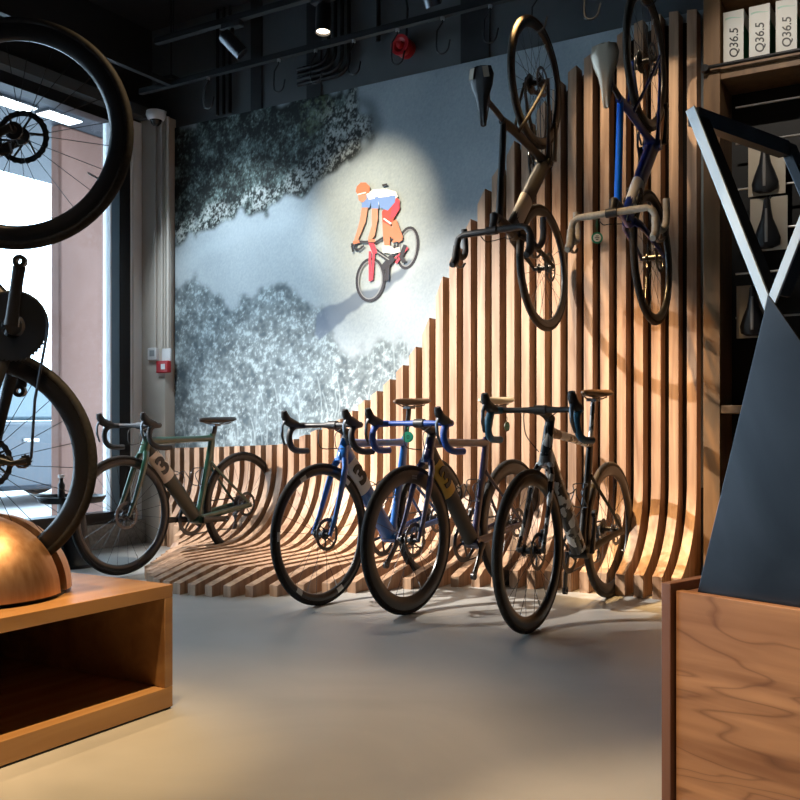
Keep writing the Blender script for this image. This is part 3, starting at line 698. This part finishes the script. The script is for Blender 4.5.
# ------------------------------------------------------------------ hook rail, hooks, track lights, ceiling services
RY, RZ = 4.64, 3.18
r = thing('hook_rail', 'black ceiling rail with a cross bar carrying the bike hooks', 'rail', (-3, RY, RZ))
MB().box((-4.90+3, -.018, 0), (.2+3, .018, .036)).build('rail_bar', M_['rail'], r, smooth=False)
MB().box((-4.63+3, -1.6, .002), (-4.59+3, -.019, .034)).build('cross_bar', M_['rail'], r, smooth=False)
MB().box((-.05-4.61+3, -.05, .037), (.05-4.61+3, .05, .060)).build('bracket', M_['rail'], r, smooth=False)
for x in (-4.61, -2.1, .1): MB().tube([(x+3, 0, .061 if x < -4 else .037), (x+3, 0, ZC-RZ)], .006, 8).build('hanger_rod', M_['rail'], r)
ords = ['bearing the hung blue bike', 'empty, between the two hung bikes', 'bearing the hung black bike', 'empty, first one beside the hung black bike', 'empty, second along from the hung black bike',
        'empty, just in front of the red alarm sounder', 'empty, first beyond the red alarm sounder', 'empty, under the lit downward spotlight', 'empty, right before the gap in the hooks', 'empty, last before the window']
for k, x in enumerate([-1.368, -1.666, -1.957, -2.24, -2.535, -2.832, -3.136, -3.415, -3.70, -4.287]):
    h = thing('bike_hook', 'black hook on the ceiling rail, '+ords[k], 'hook', (x, RY, RZ), 0, 'bike hooks on the ceiling rail')
    pts = [(.012, 0, 0), (.010, 0, -.03), (-.024, 0, -.070), (-.028, 0, -.15)]+[(.012+.040*math.cos(a), 0, -.165+.040*math.sin(a)) for a in [PI+.1+PI*.95*i/9 for i in range(1, 10)]]+[(.060, 0, -.135)]
    MB().tube(pts, .0048, 8).build('hook', M_['rail'], h)
    MB().lathe([(0, -.016), (.011, -.016), (.011, 0), (0, 0)], 12, o=(.012, 0, 0)).build('nut', M_['steel'], h)

TY, TZ = 4.30, 3.32
t = thing('lighting_track', 'black lighting track hung below the ceiling above the hook rail', 'light track', (-3, TY, TZ))
MB().box((-4.40+3, -.02, -.018), (.5+3, .02, .018)).build('track_bar', M_['rail'], t, smooth=False)
for x in (-4.25, -2.3, -.2): MB().tube([(x+3, 0, .019), (x+3, 0, ZC-TZ)], .004, 6).build('hanger_rod', M_['rail'], t)
def spot_head(x, aim, lit, label, y=TY, z=TZ):
    s = thing('track_spotlight', label, 'spotlight', (x, y, z-.018), 0, 'spotlights on the lighting track')
    d = (Vector(aim)-Vector((x, y, z-.13))).normalized()
    MB().box((-.075, -.022, -.035), (.075, .022, -.0005)).build('adapter', M_['rail'], s, bevel=.004)
    MB().tube([(0, 0, -.035), (0, 0, -.07)], .012, 10).build('joint', M_['rail'], s)
    c = Vector((0, 0, -.125)); M = frame_matrix(c, d.orthogonal(), d.cross(d.orthogonal()))
    MB().lathe([(0, -.075), (.038, -.075), (.044, -.06), (.044, .085), (.040, .085), (.038, .07), (0, .07)], 24, M=M).build('lamp_body', M_['darksteel'] if not lit else M_['rail'], s, angle=30)
    MB().lathe([(0, .0705), (.0375, .0705), (.0375, .0715), (0, .0715)], 20, M=M).build('lens', M_['lamp'] if lit else M_['blackpanel'], s)
    return Vector((x, y, z-.143))+d*.09, d
pA = spot_head(-3.77, (-2.6, 5.2, 1.7), False, 'grey track spotlight tilted towards the slats, closest to the window')
pB = spot_head(-3.10, (-2.95, 3.95, .0), True, 'black track spotlight pointing down with its lens glowing')
pC = spot_head(-2.42, (-2.3, 5.2, 1.6), False, 'grey track spotlight above the hook rail, beyond the red alarm sounder')

# services on the dark wall above the mural
for nm, x0, x1 in (('trim_4', -4.42, -4.32), ('trim_5', -3.92, -3.80), ('trim_6', -2.72, -2.52)):
    struct(nm, MB().box((x0, YB-.012, 3.155), (x1, YB, ZC)), M_['blackpanel'], smooth=False)
for k in range(4):
    x = -3.72+.055*k; zb = 3.36-.035*k; y = YB-.03; rr = .10
    pts = [(x, y, ZC), (x, y, zb+rr)]+[(x-rr+rr*math.cos(a), y, zb+rr-rr*math.sin(a)) for a in [PI/2*i/6 for i in range(1, 7)]]+[(-3.98, y, zb)]
    tag(MB().tube(pts, .014, 10).build('conduit', M_['rail']), 'black bent cable pipe above the mural, '+['innermost of four', 'second from the inside of four', 'second from the outside of four', 'outermost of four'][k], 'pipe', 'bent cable pipes above the mural')
tag(MB().tube([(-3.32, YB-.03, ZC), (-3.32, YB-.03, 3.42)], .016, 10).build('conduit', M_['rail']), 'straight black pipe on the dark wall beside the red alarm', 'pipe')
for k in range(3):
    x = -4.72+.06*k
    tag(MB().tube([(x, YB-.03, ZC), (x, YB-.03, 3.17)], .013, 10).build('conduit', M_['rail']), 'straight black pipe above the mural corner near the window, '+['first', 'middle', 'last'][k]+' of three from the window', 'pipe', 'straight pipes above the mural corner')
al = thing('alarm_sounder', 'round red alarm sounder on the dark wall above the mural', 'alarm', (-3.115, YB, 3.33))
MB().lathe([(0, 0), (.062, 0), (.062, -.05), (.05, -.06), (0, -.06)], 24, axis='y').build('base', M_['red'], al, angle=30)
MB().lathe([(0.03, -.06), (.066, -.085), (.066, -.10), (.045, -.10), (.025, -.085), (.02, -.11), (0, -.115)], 24, axis='y').build('horn', M_['red'], al, angle=30)
MB().tube([(.01, -.03, .06), (.02, -.03, .25), (-.02, -.03, .5), (-.02, -.02, .615)], .008, 8).build('cable', M_['rail'], al)
# column kit
cy = 5.135
for k, px in enumerate((155.5, 162, 168)):
    p = on_y(px, 200, cy-.012)
    tag(MB().tube([(p.x, cy-.012, 1.47), (p.x, cy-.012, HEAD)], .0105, 10).build('conduit', mat('beige_pipe', (.54, .50, .45), .5)), 'thin beige pipe running up the beige column, '+['closest to the window', 'middle of three', 'closest to the mural'][k], 'pipe', 'pipes up the beige column')
p = on_y(155, 354, cy); q = on_y(167, 354, cy)
sw = thing('wall_thermostat', 'small white control box on the beige column', 'control box', (p.x, cy, p.z))
MB().box((-.045, -.035, -.05), (.045, 0, .045)).build('case', M_['plastic'], sw, bevel=.006)
MB().box((-.02, -.037, -.02), (.03, -.0355, .025)).build('screen', mat('grey_lcd', (.3, .32, .33), .3), sw, smooth=False)
tag(MB().box((q.x-.035, cy-.02, q.z-.055), (q.x+.05, cy, q.z+.04)).build('junction_box', M_['plastic'], bevel=.005), 'pale junction box on the column above the red call point', 'junction box')
q = on_y(165.5, 367, cy)
cp = thing('fire_call_point', 'red fire alarm call point on the beige column', 'fire alarm', (q.x, cy, q.z))
MB().box((-.06, -.04, -.045), (.06, 0, .045)).build('case', M_['red'], cp, bevel=.006)
MB().box((-.005, -.043, -.02), (.035, -.0405, .02)).build('press_pane', M_['plastic'], cp, smooth=False)
q = on_y(157, 121, cy-.07)
sc_ = thing('security_camera', 'white dome security camera at the top of the beige column', 'camera', (q.x, cy, 3.2))
MB().lathe([(0, .03), (.07, .03), (.075, 0), (.06, -.03), (.05, -.035), (0, -.035)], 24, o=(0, -.08, 0)).build('housing', M_['plastic'], sc_, angle=40)
MB().lathe([(.045, -.0355), (.036, -.06), (.02, -.075), (0, -.08)], 20, o=(0, -.08, 0)).build('dome', mat('smoked_dome', (.02, .02, .022), .1), sc_)
MB().box((-.03, -.04, .031), (.03, 0, .05)).build('bracket', M_['plastic'], sc_, bevel=.004)

# ------------------------------------------------------------------ display table with copper dome
tx0, tx1, ty0, ty1, tz = -3.02, -2.131, .55, 2.152, .388
tb = thing('display_table', 'low oak display table with an open dark compartment, under the copper dome', 'table', ((tx0+tx1)/2, (ty0+ty1)/2, 0))
cx, cyy = (tx0+tx1)/2, (ty0+ty1)/2
def tbox(nm, lo, hi, m=M_['table']):
    return MB().box((lo[0]-cx, lo[1]-cyy, lo[2]), (hi[0]-cx, hi[1]-cyy, hi[2])).build(nm, m, tb, bevel=.002)
tbox('tabletop', (tx0, ty0, tz-.040), (tx1, ty1, tz))
tbox('base_board', (tx0, ty0, .006), (tx1, ty1, .070))
tbox('end_panel', (tx0, ty1-.034, .070), (tx1, ty1, tz-.040), M_['tableside']); tbox('end_panel', (tx0, ty0, .070), (tx1, ty0+.034, tz-.040), M_['tableside'])
tbox('back_panel', (tx0, ty0+.034, .070), (tx0+.02, ty1-.034, tz-.040), mat('dark_veneer', (.05, .025, .012), .6))
tbox('plinth', (tx0+.02, ty0+.02, 0), (tx1-.004, ty1-.004, .006), M_['blackpanel'])
dome = thing('dome_stand', 'copper dome bike stand split by a wheel slot, on the oak table', 'bike stand', (AX.x, AX.y, tz), YAW)
DR = .243
for sg in (1, -1):
    vs = []; fs = []; na, nb = 24, 14
    for j in range(nb+1):
        el = PI/2*j/nb
        for i in range(na+1):
            a = PI*i/na
            p = (DR*math.cos(el)*math.cos(a), sg*(.026+DR*math.cos(el)*math.sin(a)*1.0), .012+DR*.94*math.sin(el)**1.0)
            vs.append(p)
    for j in range(nb):
        for i in range(na): fs.append((j*(na+1)+i, j*(na+1)+i+1, (j+1)*(na+1)+i+1, (j+1)*(na+1)+i))
    b = MB().add(vs, fs)
    # inner flat wall of the slot
    b.add([(DR*math.cos(a), sg*.026, .012+DR*.94*math.sin(a)) for a in [PI*i/24 for i in range(25)]], [tuple(range(25))])
    b.build('half_dome', M_['copper'], dome, angle=50)
MB().lathe([(0, 0), (.235, 0), (.235, .012), (0, .012)], 40).build('base_plate', M_['blackpanel'], dome, angle=30)

# low round table by the window
pt = thing('pedestal_table', 'low round black pedestal table near the window', 'side table', (-4.86, 4.02, 0))
MB().lathe([(0, .425), (.19, .425), (.205, .445), (.212, .445), (.212, .437), (.19, .405), (0, .405)], 40).build('tray_top', M_['blackalu'], pt, angle=35)
MB().lathe([(0, 0), (.165, 0), (.165, .02), (.13, .06), (.10, .20), (.085, .33), (.085, .405), (0, .405)], 32).build('pedestal', M_['blackalu'], pt, angle=35)
bt = thing('bottle', 'slim black bottle standing on the round pedestal table', 'bottle', (-4.93, 4.0, .426))
MB().lathe([(0, 0), (.022, 0), (.022, .09), (.012, .105), (.011, .13), (0, .13)], 16).build('bottle_body', M_['blackalu'], bt)
MB().lathe([(0, .131), (.02, .131), (.02, .15), (0, .152)], 16).build('cap', M_['plastic'], bt)

# ------------------------------------------------------------------ walnut counter with steel stand
ANG = math.atan2(-.335, .943)
cn = thing('counter', 'walnut veneered counter unit under the black steel stand', 'counter', (-.489, 1.79, 0), ANG)
CH = .58
MB().box((-.004, -.012, 0), (.016, .46, CH+.006)).build('end_panel', M_['conedge'], cn, bevel=.0015)
MB().box((.020, 0, .012), (1.05, .02, CH-.008)).build('front_panel', M_['console'], cn, bevel=.0015)
MB().box((.0165, .022, CH-.035), (1.05, .44, CH-.012)).build('top_board', M_['conedge'], cn, smooth=False)
MB().box((1.052, 0, 0), (1.072, .46, CH)).build('end_panel', M_['conedge'], cn, bevel=.0015)
MB().box((.0165, .4405, .012), (1.05, .46, CH)).build('back_panel', M_['conedge'], cn, smooth=False)
stn = thing('display_stand', 'black crossed steel stand with sky-blue sheen on its front arms on the walnut counter', 'stand', (-.489+.335*.03, 1.79+.943*.03, CH-.012), ANG)
zb = CH-.012
XA, ZA, ZT = .189, 1.113-zb, 1.487-zb
TH = .006
def sheet(nm, pts, m, y0=0., th=TH): return MB().prism([(x, y0, z) for x, z in pts], (0, th, 0)).build(nm, m, stn, smooth=False, bevel=.001)
for y0, nm in ((0, 'front_plate'), (.34, 'rear_plate')):
    sheet(nm, [(.046, 0), (.565, 0), (XA+.0117, ZA-.0172), (XA, ZA-.0010), (XA-.0080, ZA-.0292)], M_['blackmetal'], y0)
    # crossed arms: angle bars (pale sky reflection painted into the front faces, returns left dark)
    AW = .019
    la = [(XA-.0005, ZA), (XA-.0075, ZA-.0280), (.020, ZT-.006), (.020+AW, ZT)]
    sheet('arm', la, M_['arm_sheen'] if y0 == 0 else M_['blackmetal'], y0)
    ra = [(XA+.0005, ZA), (XA+.0122, ZA-.0162), (.3706, ZT), (.3516, ZT)]
    sheet('arm', ra, M_['arm_sheen'] if y0 == 0 else M_['blackmetal'], y0)
    q = MB().prism([(XA-.008, y0+TH, ZA+.006), (XA-.002, y0+TH, ZA+.004), (.020+AW, y0+TH, ZT-.002), (.020+AW-.006, y0+TH, ZT-.002)], (0, .036, 0)).build('arm_flange', M_['blackmetal'], stn, smooth=False)
    q = MB().prism([(XA+.012, y0+TH, ZA-.002), (XA+.018, y0+TH, ZA-.002), (.3706, y0+TH, ZT-.004), (.3646, y0+TH, ZT-.004)], (0, .036, 0)).build('arm_flange', M_['blackmetal'], stn, smooth=False)
MB().box((.022, TH+.0005, ZT-.034), (.046, .3395, ZT-.003)).build('top_rail', M_['blackmetal'], stn, smooth=False)
MB().box((.352, TH+.0005, ZT-.034), (.378, .3395, ZT-.003)).build('top_rail', M_['blackmetal'], stn, smooth=False)

# ------------------------------------------------------------------ wall shelving
SY0, SY1 = 4.95, YB
cb = thing('shelving_unit', 'tall dark wood shelving unit beside the slats', 'shelving', (-.5, 5.1, 0))
def sbox(nm, lo, hi, m=M_['shelf'], bv=.002):
    return MB().box((lo[0]+.5, lo[1]-5.1, lo[2]), (hi[0]+.5, hi[1]-5.1, hi[2])).build(nm, m, cb, bevel=bv)
sbox('side_panel', (-1.165, SY0, 0), (-1.082, SY1-.001, 3.5)); sbox('side_panel', (.42, SY0, 0), (.5, SY1-.001, 3.5))
sbox('back_panel', (-1.0815, SY1-.02, 0), (.4195, SY1-.001, 3.5), M_['blackpanel'], 0)
sbox('shelf', (-1.0815, SY0+.005, 2.655), (.4195, SY1-.021, 2.735)); sbox('shelf', (-1.0815, SY0+.005, 3.06), (.4195, SY1-.021, 3.16)); sbox('shelf', (-1.0815, SY0+.005, .10), (.4195, SY1-.021, .16))
sbox('shelf', (-1.0815, SY0+.005, .95), (.4195, SY1-.021, .99))
MB().tube([(-1.16+.5, SY0-.03-5.1, 2.715), (.45+.5, SY0-.03-5.1, 2.715)], .010, 10).build('front_rod', M_['rail'], cb)
for x in (-1.15, .44): MB().lathe([(0, -.02), (.019, -.02), (.024, 0), (.019, .02), (0, .02)], 14, axis='y', o=(x+.5, SY0-.022-5.1, 2.713)).build('rod_holder', M_['rail'], cb)
for zz, yy in ((2.55, 5.12), (2.36, 5.12), (2.12, 5.12), (1.9, 5.12), (1.68, 5.12), (1.45, 5.12)):
    MB().tube([(-1.04+.5, yy-5.1, zz), (.4+.5, yy-5.1, zz)], .006, 8).build('wire_rail', M_['steel'], cb)
# boxes on the top shelf
lab = ['white box with green sides, next to the side panel of the shelving', 'white box with green sides, second from the side panel of the shelving', 'white box with green sides, third from the side panel of the shelving']
for k, (x0, x1) in enumerate(((-1.070, -.972), (-.945, -.847), (-.818, -.720))):
    w = (x1-x0); b = thing('carton', lab[k], 'box', ((x0+x1)/2, 5.06, 2.735), 0, 'white and green boxes on the shelf')
    H = .265
    MB().box((-w/2+.001, -.084, 0), (w/2-.001, .085, H*.72)).build('tray', M_['green'], b, bevel=.001)
    MB().box((-w/2-.001, -.0845, H*.7205), (w/2+.001, .0855, H)).build('lid', M_['boxwhite'], b, bevel=.001)
    MB().box((-w/2, -.0862, .001), (w/2, -.0842, H*.72)).build('front_face', M_['boxwhite'], b, smooth=False)
    M = frame_matrix((.004, -.0865, H*.37), (0, 0, 1), (-1, 0, 0))
    text_mesh('lettering', 'Q36.5', .060, M_['ink'], b, M, .0003, .0008, .2)
    q = MB(); n = 10
    vs = []
    for i in range(n+1):
        t_ = i/n; x = -w*.42+w*.84*t_; z = H*.86+.004*math.sin(t_*5)
        vs += [(x, -.0850, z-.004*(1-t_)-.001), (x, -.0850, z+.004*(1-t_)+.001)]
    q.add(vs, [(2*i, 2*i+2, 2*i+3, 2*i+1) for i in range(n)]); q.build('lid_stripe', M_['mint'], b, smooth=False)
# boxed saddles hanging below
def saddle_pack(px, py, label):
    p = on_y(px, py, 5.04)
    t = thing('packaged_saddle', label, 'bike saddle', p, 0, 'saddles hanging in the shelving')
    MB().box((-.085, .045, -.138), (.095, .050, .122)).build('backing_card', M_['card'], t, smooth=False)
    MB().box((-.085, .0445, .1225), (.095, .0505, .134)).build('card_header', M_['card'], t, smooth=False)
    st = [(-.13, .030), (-.115, .062), (-.08, .066), (-.03, .05), (.02, .030), (.07, .021), (.115, .017), (.128, .008)]
    vs = []; ns = 12
    for z, hw in st:
        for k in range(ns):
            a = 2*PI*k/ns; vs.append((hw*math.cos(a), .02+.016*math.sin(a)+.010*abs(math.cos(a))**2*(hw/.066), z))
    fs = [(i*ns+k, i*ns+(k+1) % ns, (i+1)*ns+(k+1) % ns, (i+1)*ns+k) for i in range(len(st)-1) for k in range(ns)]+[tuple(range(ns)), tuple((len(st)-1)*ns+k for k in range(ns))]
    s_ = MB().add(vs, fs).build('saddle', M_['leather'], t, angle=70)
    MB().tube([(0, .002, -.10), (0, .0015, -.02), (0, .002, .07)], .002, 8, w=[.007, .008, .005], lat=(1, 0, 0)).build('cutout', mat('grey_inlay', (.28, .26, .24), .5), s_)
    MB().tube([(0.01, .047, .13), (.01, .06, .142), (.01, .080, .143)], .003, 6).build('peg_loop', M_['steel'], t)
saddle_pack(764, 166, 'black saddle on a cream card hanging highest in the shelving')
saddle_pack(766, 222, 'black saddle on a cream card hanging directly under the highest one')
saddle_pack(752, 310, 'black saddle on a cream card hanging lowest in the shelving, behind the steel stand')

# ------------------------------------------------------------------ light
wd = bpy.data.worlds.new('daylight'); S.world = wd; wd.use_nodes = True
bg = wd.node_tree.nodes['Background']; bg.inputs[0].default_value = (.58, .80, 1, 1); bg.inputs[1].default_value = 7.5
def spot(name, p, aim, watts, cone, blend=.6, col=(1, .78, .52), r=.03):
    l = bpy.data.lights.new(name, 'SPOT'); l.energy = watts; l.spot_size = math.radians(cone); l.spot_blend = blend; l.color = col; l.shadow_soft_size = r
    o = bpy.data.objects.new(name, l); C.objects.link(o); o.location = p
    o.rotation_euler = (Vector(aim)-Vector(p)).to_track_quat('-Z', 'Y').to_euler(); return o
W1, W2 = (1, .80, .56), (1, .66, .34)
# lamps of the visible track, then bare spots without fixtures, for light pools and added brightening
spot('spot_floor_bikes', pB[0], (-2.95, 3.95, 0), 60, 75, .8, W1)
spot('spot_track_window_end', pA[0]+pA[1]*.03, (-2.9, 5.1, 1.1), 110, 60, .9, (1, .84, .66))
spot('spot_track_middle', pC[0]+pC[1]*.03, (-1.75, 5.1, .9), 240, 42, .9, (1, .80, .56))
spot('spot_track_counter_end', (-1.95, 4.3, 3.25), (-1.36, 5.0, .38), 800, 30, .9, (1, .62, .25))
spot('spot_mural_rider', (-3.3, 3.3, 3.3), on_y(372, 218, YM), 440, 31, 1., (1, .84, .60))
spot('spot_mural_edge', (-4.4, 3.4, 3.4), on_y(245, 285, YM), 330, 46, .7, (.80, .92, 1))
spot('spot_slats_wash', (-4.7, 2.2, 3.3), (-2.4, 5.1, .50), 2300, 44, 1., (1, .93, .84))
spot('spot_slats_window_end', (-5.05, 2.5, 3.3), (-3.95, 5.1, .30), 1300, 40, .9, (1, .94, .88))  # second wash, added to brighten the slats by the window
spot('spot_slats_high', (-2.4, 3.6, 3.5), on_y(566, 245, FRONT), 80, 20, .9, W2)
spot('spot_slats_upper', (-1.95, 3.35, 3.8), on_y(640, 125, FRONT), 260, 25, 1., (1, .74, .46))  # bare spot added to brighten the upper slats
spot('spot_hung_bike', (-2.0, 3.1, 3.4), on_y(610, 215, 4.2), 110, 24, .9, W2)  # bare spot added to warm the bars of the hung blue bike
spot('spot_floor_front', (-1.6, 2.2, 3.6), (-1.75, 1.75, 0), 360, 48, 1., (1, .68, .36))
spot('spot_dome', (-2.75, 1.0, 3.3), (-2.42, 1.7, .42), 260, 20, 1., W2)
spot('spot_table', (-1.62, 1.25, 3.6), (-2.15, 1.65, .25), 520, 24, 1., (1, .68, .34))  # bare spot added to brighten the table front
spot('spot_counter', (-1.5, .4, 3.4), (-.35, 1.75, .35), 620, 28, .8, (1, .72, .44))
spot('spot_shelving', (-.9, 3.6, 3.5), (-.8, 5.0, 2.6), 60, 40, .9, (1, .88, .74))

# ------------------------------------------------------------------ view
vs_ = S.view_settings; vs_.view_transform = 'Standard'; vs_.look = 'None'; vs_.gamma = 1; vs_.use_curve_mapping = False; vs_.exposure = 0.12
S.cycles.use_denoising = True
S.cycles.max_bounces = 8; S.cycles.diffuse_bounces = 4; S.cycles.transparent_max_bounces = 12
S.cycles.sample_clamp_indirect = 6
